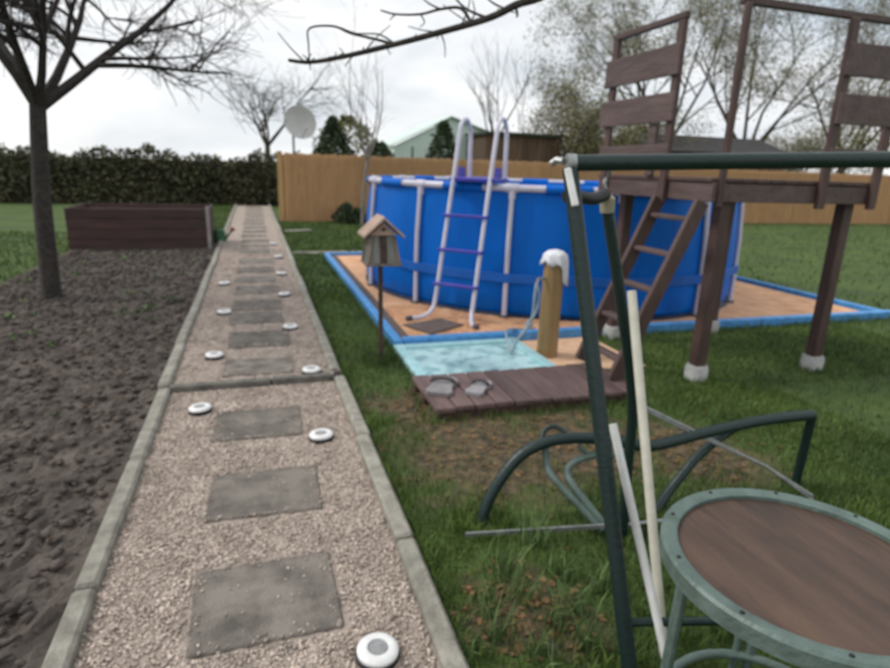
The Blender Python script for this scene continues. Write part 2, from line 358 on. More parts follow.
onslab = lambda x, yy: np.any([(np.abs(x+.035) < .25) & (np.abs(yy-y_) < l/2) & ((np.abs(x+.035) > .225+.02*np.sin(yy*31)) | (np.abs(yy-y_) > l/2-.018-.014*np.sin(x*47+y_*9)) | (np.random.default_rng(int(y_*99)).random(len(x)) < .04)) for (y_, l) in slabs], axis=0)
o = pebbles('gravel_stones', 4200, -.30, .23, 1.5, YS, ZN+.0105, .003, .008, PEB, onslab, 11, path); o['kind'] = 'stuff'
o = pebbles('gravel_stones', 7000, -.30, .23, YS, 10, ZF+.0105, .004, .010, PEB, onslab, 12, path); o['kind'] = 'stuff'
o = pebbles('soil_clods', 9000, -2.85, X0-.1, 1.0, 11.8, .032, .006, .034, SOIL, None, 3, None, 3.0)
o['label'] = 'dark crumbly soil clods lying over the garden bed'; o['category'] = 'soil'

# ------------------------------------------------------------------ pool pad, foot bath, deck
pad = struct('pool_pad', sheet(1.17, 6.75, 4.80, 10.0, .030, 60, 60, .003, 12), SAND, True)
bb = lambda *a: MB().bx(*a, .006)
for (a, c) in ((4.71, 6.9), (6.905, 9.2), (9.205, 10.08)): part('border_board', bb(1.075, 1.150, a, c, -.03, .075), BLUEP, pad)
for (a, c) in ((1.155, 3.05), (3.055, 5.0), (5.005, 6.9)): part('border_board', bb(a, c, 4.70, 4.785, -.03, .090), BLUEP, pad)
for (a, c) in ((4.79, 7.0), (7.005, 10.0)): part('inner_edging_board', bb(1.152, 1.262, a, c, -.03, .042), MATM, pad)
part('border_board', bb(1.155, 6.82, 10.0, 10.08, -.03, .075), BLUEP, pad); part('border_board', bb(6.825, 6.9, 4.79, 10.08, -.03, .075), BLUEP, pad)
o = pebbles('sand_grains', 9000, 1.27, 3.6, 4.8, 6.2, .031, .003, .007, SAND, None, 5, pad); o['kind'] = 'stuff'
sp2 = struct('sand_patch', sheet(2.18, 2.95, 3.82, 4.695, .012, 20, 20, .003, 15), SAND2, True)
# foot bath
fbt = thing('foot_bath', 'shallow pale turquoise foot bath holding a little water beside the brown plank deck', 'foot bath', (1.6, 4.25, 0))
x0, x1, y0, y1 = 1.055, 2.175, 3.815, 4.685
part('tray_floor', MB().bx(x0+.075, x1-.075, y0+.065, y1-.065, .005, .018), TRAY, fbt)
part('rim_board', MB().bx(x0, x0+.085, y0, y1, 0, .052, .006), TURQ, fbt); part('rim_board', MB().bx(x1-.085, x1, y0, y1, 0, .054, .006), TURQ, fbt)
part('rim_board', MB().bx(x0+.087, x1-.087, y0, y0+.07, 0, .050, .006), TURQ, fbt); part('rim_board', MB().bx(x0+.087, x1-.087, y1-.07, y1, 0, .048, .006), TURQ, fbt)
wt = sheet(x0+.088, x1-.088, y0+.073, y1-.073, .030, 24, 18, .0018, 21); part('water', wt, mt, fbt, True)
# plank deck
dk = thing('plank_deck', 'low dark brown plank deck lying on the lawn beside the foot bath', 'deck', (1.72, 3.5, 0))
nx_ = 11; w_ = (2.455-.985)/nx_
for i in range(nx_):
    x = .985+i*w_; part('plank', MB().bx(x+.005, x+w_-.005, 3.185+random.uniform(-.012, .012), 3.79+random.uniform(-.01, .01), .055, .085+random.uniform(0, .005), .005), PLANK, dk)
for yy in (3.25, 3.50, 3.73): part('bearer', MB().bx(.995, 2.445, yy-.03, yy+.03, -.01, .054), BROWN, dk)

# ------------------------------------------------------------------ swimming pool
PC = Vector((3.83, 7.52, .03)); PR = 2.40; ZT = 1.345
pool = thing('swimming_pool', 'large round blue frame pool with white posts and rim standing on orange sand', 'pool', PC)
def at(th, r_, z): return Vector((PC.x+r_*math.cos(th), PC.y+r_*math.sin(th), z))
# outer wall with a slight belly and creases, liner over the rim and down the inside
prof = [(PR-.02, .035), (PR+.025, .10), (PR+.04, .3), (PR+.035, .6), (PR+.02, .95), (PR, 1.22), (PR-.005, ZT-.03)]
NW = 168; m = MB(); vs = []; NP = 14; TH0 = R(209.3)
for i in range(NW):
    a = 2*math.pi*i/NW
    for k, (r_, z) in enumerate(prof):
        ph = ((a-TH0)/(2*math.pi/NP)) % 1; bulge = .028*math.sin(math.pi*ph)*(1 if 0 < k < 5 else .25)
        vs.append(at(a, r_+bulge+.004*math.sin(a*41+z*9)*(k < 3), z))
k = len(prof); m.add(vs, [(i*k+j, ((i+1) % NW)*k+j, ((i+1) % NW)*k+j+1, i*k+j+1) for i in range(NW) for j in range(k-1)])
part('outer_wall', m, LINER, pool, True)
part('inner_liner', MB().lathe([(PR-.005, ZT-.03), (PR-.03, ZT-.03), (PR-.05, .05), (0.01, .05)], (PC.x, PC.y, 0), 84), LINER, pool, True)
part('water', MB().add([at(2*math.pi*i/84, PR-.055, 1.13) for i in range(84)], [tuple(range(84))]), mw, pool)
m = MB(); vs = []; NB_ = 280
for i in range(NB_):
    a = 2*math.pi*i/NB_; ph = ((a-TH0)/(2*math.pi/NP)+.5) % 1-.5; r_ = PR+.076+.028*math.exp(-(ph/.085)**2)
    vs += [at(a, r_-.01, .39), at(a, r_, .395), at(a, r_, .485), at(a, r_-.01, .49)]
m.add(vs, [(i*4+k_, ((i+1) % NB_)*4+k_, ((i+1) % NB_)*4+k_+1, i*4+k_+1) for i in range(NB_) for k_ in range(3)]); part('retaining_band', m, LINERD, pool, True)
part('ground_skirt', MB().lathe([(PR-.04, .031), (PR+.07, .032), (PR+.03, .06)], (PC.x, PC.y, 0), 112), mat('dark_liner', (.01, .02, .05), (.008, .014, .03), 6, .6, .2), pool, True)
for q in range(NP):
    a = TH0+q*2*math.pi/NP; rr = PR+.052
    p = [at(a, rr+.02, .03), at(a, rr+.02, .3), at(a, rr+.012, .8), at(a, PR+.03, 1.22), at(a, PR+.022, ZT-.05)]
    po = part('post', MB().tube(p, .026, 10), WHITE, pool, True)
    part('post_foot', MB().box(at(a, rr+.02, .04), (.09, .09, .022), a, .005), CAPG, po)
    tj = MB().tube([at(a-.026, PR+.012, ZT-.012), at(a, PR+.014, ZT-.012), at(a+.026, PR+.012, ZT-.012)], .045, 12); tj.tube([at(a, PR+.02, ZT-.12), at(a, PR+.014, ZT-.02)], .037, 10); part('rim_joint', tj, WHITE, pool, True)
    part('rim_rail', MB().tube([at(a+s_*2*math.pi/NP, PR+.012, ZT-.012) for s_ in np.linspace(0.04, .96, 11)], .036, 10), WHITE, pool, True)
    part('liner_sleeve', MB().tube([at(a+s_*2*math.pi/NP, PR+.012, ZT-.016) for s_ in np.linspace(.30, .72, 8)], .046, 10, False), LINER, pool, True)

# pool ladder
LT = R(226); ln = Vector((math.cos(LT), math.sin(LT), 0)); lt = Vector((-ln.y, ln.x, 0)); lt = lt if lt.x > 0 else -lt
lw = at(LT, PR, 0)
def LP(u, tt, z): return lw+ln*u+lt*tt+Vector((0, 0, z))
lad = thing('pool_ladder', 'white A-frame pool ladder with purple steps straddling the blue pool wall', 'pool ladder', LP(.3, 0, .03))
for s_ in (-1, 1):
    foot = (.72, -.36) if s_ < 0 else (.66, .34)
    out = [LP(foot[0], foot[1], .052), LP(.60, s_*.27, .060), LP(.50, s_*.22, .12), LP(.44, s_*.21, .26), LP(.30, s_*.205, .80), LP(.15, s_*.20, 1.38), LP(.045, s_*.20, 1.80), LP(.01, s_*.20, 1.915), LP(-.05, s_*.20, 1.975), LP(-.13, s_*.20, 1.985), LP(-.20, s_*.20, 1.93), LP(-.235, s_*.20, 1.83), LP(-.25, s_*.20, 1.42), LP(-.40, s_*.20, .25), LP(-.43, s_*.20, .07)]
    sr = part('side_rail', MB().tube(spline(out, 5), .0225, 10), WHITE, lad, True)
    d_ = (LP(foot[0], foot[1], .052)-LP(.60, s_*.27, .060)).normalized()
    part('foot_cap', MB().tube([LP(foot[0], foot[1], .052)-d_*.03, LP(foot[0], foot[1], .052)+d_*.03], .027, 10), CAPG, sr, True)
for z in (.38, .715, 1.05):
    u = .44+(z-.26)*(.15-.44)/(1.38-.26)+.012
    part('step', MB().bar(LP(u, -.245, z), LP(u, .245, z), .075, .028, (0, 0, 1), .008), PURPLE, lad)
part('platform', MB().bar(LP(-.05, -.245, 1.40), LP(-.05, .245, 1.40), .42, .04, (0, 0, 1), .01), PURPLE, lad)
for s_ in (-1, 1):
    part('platform_bracket', MB().prism([LP(-.12+.07*j, s_*.2+.02*s_, 1.42+h_) for j, h_ in ((0, 0), (2, 0), (1.6, .10), (.4, .10))], lt*-.035*s_), PURPLE, lad)
for z in (.38, .72, 1.06):
    u = -.25-(1.42-z)*.128; part('inner_step', MB().bar(LP(u, -.23, z), LP(u, .23, z), .07, .028, (0, 0, 1), .008), PURPLE, lad)
# rubber mat under the ladder
mq = [P(402, 324, .05), P(431, 333, .05), P(463, 324, .05), P(440, 318, .05)]
single('ladder_mat', MB().prism([Vector((p.x, p.y, .034)) for p in mq], (0, 0, .014)), MATM, 'dark grey-brown rubber mat on the orange sand under the pool ladder', 'mat', (mq[0].x, mq[0].y, .03))

# ------------------------------------------------------------------ bird feeder
BF = Vector((.89, 4.40, 0))
bf = thing('bird_feeder', 'weathered wooden bird feeder with gabled roof on a thin pole in the lawn', 'bird feeder', BF)
part('pole', MB().tube([BF+Vector((.004, 0, -.1)), BF+Vector((0, 0, .4)), BF+Vector((-.004, 0, .80))], .0185, 8), RUSTP, bf, True)
def ring(z, w): return [BF+Vector((sx*w, sy*w, z)) for sx, sy in ((-1, -1), (1, -1), (1, 1), (-1, 1))]
part('tray', MB().bx(BF.x-.135, BF.x+.135, BF.y-.13, BF.y+.13, .785, .805, .004), OLDW, bf)
lo, hi = ring(.806, .112), ring(1.005, .078)
pn = MB().add(lo+hi, [(0, 1, 5, 4), (1, 2, 6, 5), (2, 3, 7, 6), (3, 0, 4, 7)]); part('hopper_pane', pn, PANEG, bf)
for i in range(4): part('corner_batten', MB().bar(lo[i], hi[i], .026, .026), OLDW, bf)
cm = (lo[0]+lo[1])/2; cn = (hi[0]+hi[1])/2; part('centre_batten', MB().bar(cm+Vector((0, -.006, 0)), cn+Vector((0, -.006, 0)), .05, .014), RUSTP, bf)
gz, ga = 1.012, 1.125
part('gable', MB().prism([BF+Vector((-.10, -.10, gz)), BF+Vector((.10, -.10, gz)), BF+Vector((0, -.10, ga-.022))], (0, .2, 0)), PALEW, bf)
part('gable_hole', MB().tube([BF+Vector((0, -.108, 1.055)), BF+Vector((0, -.1, 1.055))], .013, 12), BLACKP, bf)
for s_ in (-1, 1):
    a_ = BF+Vector((s_*.150, -.15, gz-.016)); b_ = BF+Vector((0, -.15, ga+.008 if s_ < 0 else ga+.001))
    nrm = Vector((0, 0, .018))
    part('roof_board', MB().prism([a_, b_, b_+nrm, a_+nrm], (0, .30, 0)), PALEW, bf)

# ------------------------------------------------------------------ wooden post with cloth, hose
WP = P(546, 355, .012)
wp = thing('wooden_post', 'short round wooden post beside the foot bath, white cloth over its top', 'post', WP)
part('shaft', MB().tube([WP+Vector((0, 0, -.05)), WP+Vector((0, 0, .3)), WP+Vector((.006, 0, .80)), WP+Vector((.006, 0, .84))], [.088, .086, .083, .076], 18), POSTW, wp, True)
part('tap', MB().tube([WP+Vector((-.08, -.02, .66)), WP+Vector((-.15, -.04, .66)), WP+Vector((-.16, -.045, .62))], .013, 8), GREYB, wp, True)
cl = MB(); nn = 30; rows = []
for i in range(nn):
    a = 2*math.pi*i/nn; d = Vector((math.cos(a), math.sin(a), 0))
    # hangs long on the right-hand and camera side, short elsewhere
    hang = .06+.19*max(0, math.cos(a+.35))**1.5+.02*math.sin(a*5)
    w = .006*math.sin(a*7)
    rows.append([WP+Vector((.006, 0, 0))+d*r_+Vector((0, 0, z)) for r_, z in ((.02, .878+.006*math.sin(a*3)), (.06, .872), (.088+w, .848), (.097+w*1.5, .80), (.099+2*w, .84-hang*.6), (.103+2.5*w, .84-hang))])
vs = [q for r_ in rows for q in r_]; fs = [(i*6+j, i*6+j+1, ((i+1) % nn)*6+j+1, ((i+1) % nn)*6+j) for i in range(nn) for j in range(5)]+[tuple(i*6 for i in range(nn))]
cl.add(vs, fs); co_ = single('white_cloth', cl, CLOTH, 'white cloth draped over the top of the wooden post', 'cloth', WP+Vector((0, 0, .6)), smooth=True)
md = co_.modifiers.new('thickness', 'SOLIDIFY'); md.thickness = .006; md.offset = 1
hz = [WP+Vector((-.163, -.045, .63)), WP+Vector((-.175, -.05, .50)), WP+Vector((-.17, -.03, .36)), WP+Vector((-.20, 0, .25)), WP+Vector((-.27, .02, .14)), WP+Vector((-.31, .04, .03)), WP+Vector((-.30, .12, .075)), WP+Vector((-.22, .36, .11)), WP+Vector((-.12, .47, .105)), WP+Vector((.1, .62, .05)), WP+Vector((.25, .8, .045))]
h2 = MB().tube(spline(hz, 7), .013, 8); h2.tube(spline([WP+Vector((-.163, -.045, .63)), WP+Vector((-.14, -.06, .52)), WP+Vector((-.165, -.06, .38)), WP+Vector((-.205, .02, .27))], 6), .010, 8)
single('garden_hose', h2, HOSE, 'grey translucent hose hanging beside the wooden post', 'hose', WP+Vector((-.3, 0, 0)), smooth=True)

# ------------------------------------------------------------------ sandals on the deck
def sandal(a, c, w, label, mtl, flip):
    a, c = Vector(a), Vector(c); d = (c-a).normalized(); x = Vector((d.y, -d.x, 0)); L = (c-a).length
    root = thing('sandal', label, 'sandal', (a+c)/2)
    out = [(0, .38), (.12, .47), (.3, .40), (.5, .36), (.75, .48), (.92, .42), (1, .22)]
    poly = [a+d*L*u+x*w*h_ for u, h_ in out]+[a+d*L*u-x*w*h_ for u, h_ in reversed(out)]
    part('sole', MB().prism(poly, (0, 0, .024)), mtl, root)
    p0 = a+d*L*.62
    part('strap', MB().tube(spline([p0+x*w*.45+Vector((0, 0, .02)), p0+x*w*.30+Vector((0, 0, .045)), p0+Vector((0, 0, .052)), p0-x*w*.30+Vector((0, 0, .045)), p0-x*w*.45+Vector((0, 0, .02))], 4), .012, 6), SANDALD, root, True)
sandal(P(437, 396, .092), P(450, 384, .092)+Vector((.0, .09, 0)), .19, 'wide dark grey sandal on the left part of the plank deck', SANDAL, 0)
sandal(P(472, 396, .092), P(484, 387, .092)+Vector((.03, .07, 0)), .13, 'light grey sandal on the plank deck, nearer the wooden post', mat('light_foam', (.33, .32, .33), (.25, .24, .25), 18, .7, .2), 1)

# ------------------------------------------------------------------ wooden tower
TW = thing('wooden_tower', 'dark brown wooden platform tower with slatted railing beside the pool', 'tower', (3.6, 4.05, 0))
for (x, y) in ((3.17, 4.66), (3.15, 3.48), (4.30, 4.66), (4.30, 3.48)):
    lg = part('leg', MB().bx(x-.045, x+.045, y-.045, y+.045, .10, 1.365, .006), BROWN, TW)
    part('footing', MB().lathe([(0.001, .12), (.075, .12), (.085, .09), (.085, -.05)], (x, y, 0), 16), mat('pale_concrete', (.50, .50, .48), (.36, .36, .35), 14, .9, .3), lg, True)
for y in (3.40, 4.75): part('side_beam', MB().bx(2.985, 4.43, y-.022, y+.022, 1.335, 1.46, .004), BROWN_L, TW)
for x in (2.965, 4.445): part('end_beam', MB().bx(x-.02, x+.02, 3.36, 4.79, 1.335, 1.465, .004), BROWN_L, TW)
for x in (3.17, 4.30): part('joist', MB().bx(x-.03, x+.03, 3.425, 4.725, 1.366, 1.459), BROWN, TW)
for i in range(12): x = 2.93+i*.129; part('platform_board', MB().bx(x, x+.121, 3.37, 4.78, 1.467, 1.495, .004), BROWN, TW)
ra = part('railing', MB().bx(2.903, 2.95, 3.82, 4.71, 2.555, 2.60, .005), BROWN, TW)
for y in (3.86, 4.67): part('rail_post', MB().bx(2.903, 2.943, y-.035, y+.035, 1.30, 2.553, .005), BROWN, ra)
for z0, z1, ex in ((2.19, 2.40, -.02), (1.88, 2.08, .0), (1.60, 1.72, -.04)): part('rail_board', MB().bx(2.878, 2.901, 3.80, 4.76+ex, z0, z1, .004), BROWN_L, ra)
part('rail_stub', MB().bx(2.905, 2.94, 4.00, 4.08, 1.495, 1.88, .004), BROWN_L, ra)
ra2 = part('railing', MB().bx(2.985, 4.43, 3.375, 3.42, 2.555, 2.60, .005), BROWN, TW)
for x in (3.9, 4.40): part('rail_post', MB().bx(x-.035, x+.035, 3.338, 3.376, 1.30, 2.553, .005), BROWN, ra2)
part('rail_post', MB().bx(2.985, 3.03, 3.338, 3.376, 1.30, 2.553, .005), BROWN, ra2)
for z0, z1 in ((2.19, 2.40), (1.88, 2.08), (1.60, 1.72)): part('rail_board', MB().bx(3.86, 4.46, 3.312, 3.335, z0, z1, .004), BROWN_L, ra2)
# ladder leaning on the tower
wl = thing('wooden_ladder', 'dark brown wooden ladder leaning from the plank deck up to the tower platform', 'ladder', (2.36, 3.62, .09))
lx = lambda z: 2.345+(z-.05)*.45
for y in (3.855, 3.395):
    a_, b_ = Vector((lx(.092), y, .092)), Vector((lx(1.335)-.005, y, 1.335)); b_.x = min(b_.x, 2.90)
    part('stringer', MB().bar(a_, b_, .040, .105, (0, 0, 1), .004), BROWN, wl)
for z in (.23, .475, .72, .97, 1.215): part('rung', MB().bx(lx(z)-.045, lx(z)+.03, 3.416, 3.834, z-.018, z+.014, .005), BROWN_L, wl)

# ------------------------------------------------------------------ garden swing frame (green tubes)
T0 = D(571, 163, 1.80); sw = thing('garden_swing', 'tall dark green tubular garden swing frame in the right foreground', 'swing', P(634, 692))
T1 = D(1165, 156, 1.86); F0 = P(634, 692, 0); B0 = P(622, 530, 0)
part('top_bar', MB().tube([T0, T1], .0245, 16), GREEN, sw, True)
tl = T0+Vector((0, 0, -.005))
part('front_leg', MB().tube([tl+Vector((-.004, -.002, -.012)), F0+Vector((0, 0, -.03))], .0245, 16), GREEN, sw, True)
rl0 = D(607, 209, 1.98); rl1 = D(620, 300, 2.10); rl2 = D(632, 400, 2.30); rl3 = P(622, 540, -.02)
part('rear_leg', MB().tube(spline([rl0, rl1, rl2, (rl2+rl3)/2, rl3], 5), .0205, 14), GREEN, sw, True)
part('leg_plug', MB().tube([rl0+Vector((0, 0, -.01)), rl0+Vector((-.006, -.002, .035)), rl0+Vector((-.007, -.002, .05))], [.024, .027, .012], 12), mat('beige_plug', (.36, .34, .24), (.26, .24, .17), 9, .6, .2), sw, True)
cb0 = D(574, 196, 1.83); cb1 = D(611, 194, 1.96)
part('clamp', MB().tube(spline([cb0-(cb1-cb0)*.2, cb0, (cb0+cb1)/2+Vector((0, 0, -.012)), cb1-(cb1-cb0)*.16], 4), [.020]*13, 10), BLACKP, sw, True)
br_ = MB().bar(D(567, 168, 1.775), D(575, 206, 1.765), .022, .010, fw, .003); part('corner_bracket', br_, WPLAS, sw)
part('corner_cap', MB().tube([T0-(T1-T0).normalized()*.016, T0+(T1-T0).normalized()*.012], .0275, 14), GREYB, sw, True)
part('corner_bolt', MB().tube([D(563, 161, 1.80), D(556, 160, 1.82), D(551, 164, 1.83)], .011, 8), GREYB, sw, True)
F1 = Vector((T1.x+.06, T1.y-.42, -.02)); B1 = Vector((T1.x+.22, T1.y+.45, -.02))
part('front_leg', MB().tube([T1, F1], .0245, 14), GREEN, sw, True); part('rear_leg', MB().tube([T1-Vector((0, 0, .03)), B1], .0205, 14), GREEN, sw, True)
sp_ = tl+(F0-tl)*.87; part('stretcher', MB().tube([sp_, Vector((F1.x, F1.y, sp_.z+.02))], .013, 10), GREEN, sw, True)
part('hook', MB().tube(spline([D(606, 190, 1.97), D(604, 182, 1.97), D(608, 176, 1.97), D(610, 166, 1.83)], 4), .006, 6), GREYB, sw, True)

# bench frame of the swing, standing on the grass
SF = P(480, 524, 0); dep = (SF-Vector((0, 0, H))).dot(fw)
se = thing('swing_bench', 'bare green tubular swing bench frame standing on the grass under the swing', 'swing bench', SF)
def B(px, py, dd=0): return D(px, py, dep+dd)
arm = [SF+Vector((0, 0, -.01)), B(487, 503), B(501, 478), B(521, 455, .01), B(547, 442, .02), B(576, 438, .03), B(612, 440, .06), B(650, 446, .10), B(700, 434, .16), B(760, 421, .22), B(812, 415, .28)]
part('arm_tube', MB().tube(spline(arm, 6), .0265, 12), GREEN, se, True)
part('arm_tube', MB().tube(spline([P(655, 512, .0), B(668, 492, .18), B(684, 472, .2), B(700, 454, .22), B(735, 428, .26), B(780, 417, .28), B(812, 415, .28)], 6), .022, 12), GREEN, se, True)
part('arm_knuckle', MB().tube(spline([B(541, 443, .03), B(544, 431, .05), B(554, 426, .05), B(565, 433, .03), B(569, 440, .03)], 4), .011, 8), GREEN, se, True)
part('seat_tube', MB().tube(spline([B(545, 444, .03), B(546, 462, .03), B(550, 474, .0), B(562, 488, -.03), B(582, 509, -.06), B(602, 530, -.09)], 6), .0165, 10), GREENP, se, True)
part('seat_tube', MB().tube(spline([B(622, 455, .08), B(598, 455, .05), B(580, 459, .03), B(569, 466, .02), B(567, 475, .01), B(573, 486, -.02), B(590, 508, -.06), B(609, 531, -.09)], 6), .0165, 10), GREENP, se, True)
part('seat_bracket', MB().tube([B(578, 446, .03), B(587, 454, .04), B(600, 452, .05), B(612, 446, .06)], .010, 8), GREENP, se, True)
fb0, fb1 = P(465, 535, .03), B(606, 526, -.10)
part('flat_bar', MB().bar(fb0, fb1, .010, .022, (0, 0, 1), .002), GREYB, se)
for k_, (ya, yb) in enumerate(((528, 516), (535, 524), (541, 531))): part('slat_bar', MB().tube([B(607, ya-1, -.08+.03*k_), B(700, yb, .02+.03*k_), B(800, yb-8, .1+.03*k_), P(842, yb-2, .0)], .0075, 8), GREYB if k_ != 1 else GREEN, se, True)
for k_ in (0, 1): part('spring_bar', MB().tube([B(634+k_*2, 405-k_*2, .10), B(700, 437-k_*3, .16), B(765, 466, .2), B(812, 500-k_*4, .2)], .0065, 8), GREYB, se, True)
part('end_post', MB().tube([B(812, 415, .28), Vector((B(812, 415, .28).x+.02, B(812, 415, .28).y+.03, -.02))], .022, 12), GREEN, se, True)

# two loose poles leaning on the frame
pb = P(664, 662, 0); pt = D(631, 291, 2.0)
single('cream_pole', MB().tube([pb, pt], .0155, 12), CREAM, 'long cream plastic pole leaning nearly upright behind the shorter white pole', 'pole', pb, None, True)
pb = P(676, 704, 0); leg_at = tl+(F0-tl)*.47; pt2 = D(612, 424, 1.86)
single('white_pole', MB().tube([pb, pt2], .0135, 12), WPLAS, 'shorter white plastic pole leaning against the front leg of the swing frame', 'pole', pb, None, True)

# round table
TZ = .70; TR = .30; tcn = P(668, 556, TZ)+rt0*TR; tcn.z = 0
tub = thing('round_table', 'round garden table with a green metal rim and brown top at the right edge', 'table', tcn)
part('table_top', MB().lathe([(.0005, TZ-.010), (.14, TZ-.010), (TR-.036, TZ-.010), (TR-.036, TZ-.022), (.0005, TZ-.022)], tcn, 48), mat('brown_top', (.105, .060, .038), (.040, .023, .016), 9, .55, .6, stretch=(1, .2, 1)), tub)
part('rim', MB().lathe([(TR-.037, TZ-.03), (TR-.037, TZ), (TR-.030, TZ+.005), (TR-.006, TZ+.005), (TR, TZ-.001), (TR, TZ-.036), (TR-.006, TZ-.036), (TR-.006, TZ-.03), (TR-.037, TZ-.03)], tcn, 64), GREENP, tub, True)
for i in range(10):
    a = 2*math.pi*i/10+.35; part('rivet', MB().lathe([(.0005, .006), (.004, .004), (.005, 0)], tcn+Vector(((TR-.018)*math.cos(a), (TR-.018)*math.sin(a), TZ+.004)), 8), BLACKP, tub, True)
for i in range(4):
    a = R(163-18)+i*math.pi/2; d = Vector((math.cos(a), math.sin(a), 0)); e = Vector((-d.y, d.x, 0))
    lg = part('leg', MB().tube([tcn+d*(TR-.065)+Vector((0, 0, TZ-.031)), tcn+d*(TR-.05)], .013, 10), GREENP, tub, True)
    part('leg_brace', MB().tube([tcn+d*(TR-.065)+e*.034+Vector((0, 0, TZ-.031)), tcn+d*(TR-.05)+e*.034], .010, 8), GREENP, lg, True)
part('foot_ring', MB().lathe([(TR-.062+.012*math.cos(j*math.pi/5), .22+.012*math.sin(j*math.pi/5)) for j in range(11)], tcn, 40), GREENP, tub, True)

# ------------------------------------------------------------------ solar ground lights along the path
L0 = thing('ground_light', '', 'light', (0, 0, 0), 'round white ground lights set along the gravel path')
part('base', MB().lathe([(.062, -.02), (.069, .0), (.070, .020), (.062, .027)], (0, 0, 0), 28), BLACKP, L0, True)
part('rim', MB().lathe([(.066, .022), (.066, .032), (.060, .039), (.044, .042), (.034, .040), (.033, .036)], (0, 0, 0), 32), LAMPW, L0, True)
part('cell', MB().lathe([(.0336, .0355), (.02, .038), (.0005, .0385)], (0, 0, 0), 24), LAMPC, L0, True)
kids(L0)
lamps = [(377, 657, 'nearest round white ground light, at the bottom edge of the photo'), (321, 439, 'white ground light by the right kerb just on the near side of the step'),
 (311, 373, 'white ground light by the right kerb just beyond the step'), (290, 329, 'white ground light by the right kerb, second beyond the step'), (284, 296, 'white ground light by the right kerb, third beyond the step'),
 (281, 275, 'white ground light by the right kerb, fourth beyond the step'), (278, 258, 'small distant white ground light by the right kerb, fifth beyond the step'), (273, 245, 'farthest white ground light by the right kerb'),
 (200, 412, 'white ground light by the left kerb on the near side of the step'), (214, 358, 'white ground light by the left kerb just beyond the step'),
 (224, 314, 'white ground light by the left kerb, second beyond the step'), (224, 285, 'farthest white ground light by the left kerb')]
for i, (px, py, lb) in enumerate(lamps):
    q = P(px, py, ZN); q = P(px, py, ZF) if q.y > YS else q
    o = L0 if i == 0 else copy_tree(L0)
    o.location = q; o['label'] = lb; o.rotation_euler = (R(random.uniform(-2, 2)), R(random.uniform(-2, 2)), random.uniform(0, 6))

# ------------------------------------------------------------------ left: raised planter, watering can
RB = thing('raised_planter', 'dark reddish brown wooden planter box left of the path', 'planter', (-1.8, 11.4, 0))
for i in range(4): part('side_board', MB().bx(-2.9, -.80, 11.02, 11.05, .02+i*.172, .02+i*.172+.166, .004), BOXW, RB)
for i in range(4): part('end_board', MB().bx(-.80, -.77, 11.05, 12.3, .02+i*.172, .02+i*.172+.166, .004), BOXW, RB)
part('back_panel', MB().bx(-2.9, -.80, 12.27, 12.3, .02, .70), BOXW, RB); part('far_end_panel', MB().bx(-2.93, -2.90, 11.05, 12.3, .02, .70), BOXW, RB)
part('corner_post', MB().bx(-.81, -.755, 11.0, 11.055, 0, .745, .004), mat('pale_batten', (.36, .34, .32), (.24, .22, .2), 9, .8, .3), RB)
part('soil', MB().bx(-2.9, -.80, 11.05, 12.27, .5, .62), SOIL, RB)
WC = P(219, 243, 0); wc = thing('watering_can', 'small green watering can with a reddish spout beside the brown planter', 'watering can', WC)
part('can_body', MB().lathe([(.001, 0), (.12, 0), (.125, .02), (.11, .25), (.07, .27)], WC, 20), CANG, wc, True)
part('spout', MB().tube([WC+Vector((.10, -.02, .06)), WC+Vector((.22, -.03, .22))], [.025, .016], 8), CANG, wc, True)
part('spout_rose', MB().tube([WC+Vector((.21, -.03, .21)), WC+Vector((.27, -.035, .285))], [.018, .055], 10), CANR, wc, True)
part('handle', MB().tube(spline([WC+Vector((-.08, 0, .24)), WC+Vector((-.19, 0, .2)), WC+Vector((-.18, 0, .08)), WC+Vector((-.115, 0, .05))], 4), .014, 8), CANG, wc, True)
bd0, bd1 = P(285, 232, 0), P(310, 231, 0)
single('loose_board', MB().bar(bd0+Vector((0, 0, .02)), bd1+Vector((0, 0, .02)), .14, .035, (0, 0, 1), .004), mat('grey_board', (.40, .38, .34), (.28, .26, .23), 9, .8, .3), 'pale grey board lying on the grass in front of the reed fence', 'board', bd0)

# ------------------------------------------------------------------ reed fence
FY = 16.4; PWd = 1.80
fn = thing('reed_fence', 'tan reed screen fence running behind the pool', 'fence', (.75, FY, 0))
v, f = [], []; nr = 74
for i in range(nr):
    x = PWd*(i+.5)/nr-PWd/2; w = PWd/nr*.5; d = rng.uniform(-.010, .010); zt = 1.77+rng.uniform(-.025, .02)
    o0 = len(v); v += [(x-w, d, .02), (x, d-.014, .02), (x+w, d, .02), (x-w, d, zt), (x, d-.014, zt), (x+w, d, zt)]; f += [(o0, o0+1, o0+4, o0+3), (o0+1, o0+2, o0+5, o0+4)]
o0 = len(v); v += [(-PWd/2, .02, .02), (PWd/2, .02, .02), (PWd/2, .02, 1.74), (-PWd/2, .02, 1.74)]; f += [(o0, o0+1, o0+2, o0+3)]
pan = mesh_of(v, f, REED, False, 'reed_panel')
pm = MB().bx(-.045, .045, .024, .09, -.1, 1.72, .006); post_me = mesh_of(pm.v, pm.f, REEDP, False, 'fence_post')
for i in range(13):
    x = .78+PWd/2+i*PWd; p_ = shared('reed_panel', pan, fn, (x, FY, random.uniform(-.02, .02)), (0, 0, 0), (1 if i % 2 else -1, 1, 1))
    ORG[p_.name] = Vector((x, FY, 0))
    shared('fence_post', post_me, fn, (x-PWd/2, FY, 0))
part('end_board', MB().bx(.60, .73, FY-.06, FY-.03, -.05, 1.80, .006), mat('light_reed', (.52, .33, .15), (.40, .24, .1), 6, .8, .3, stretch=(4, 4, .4)), fn)

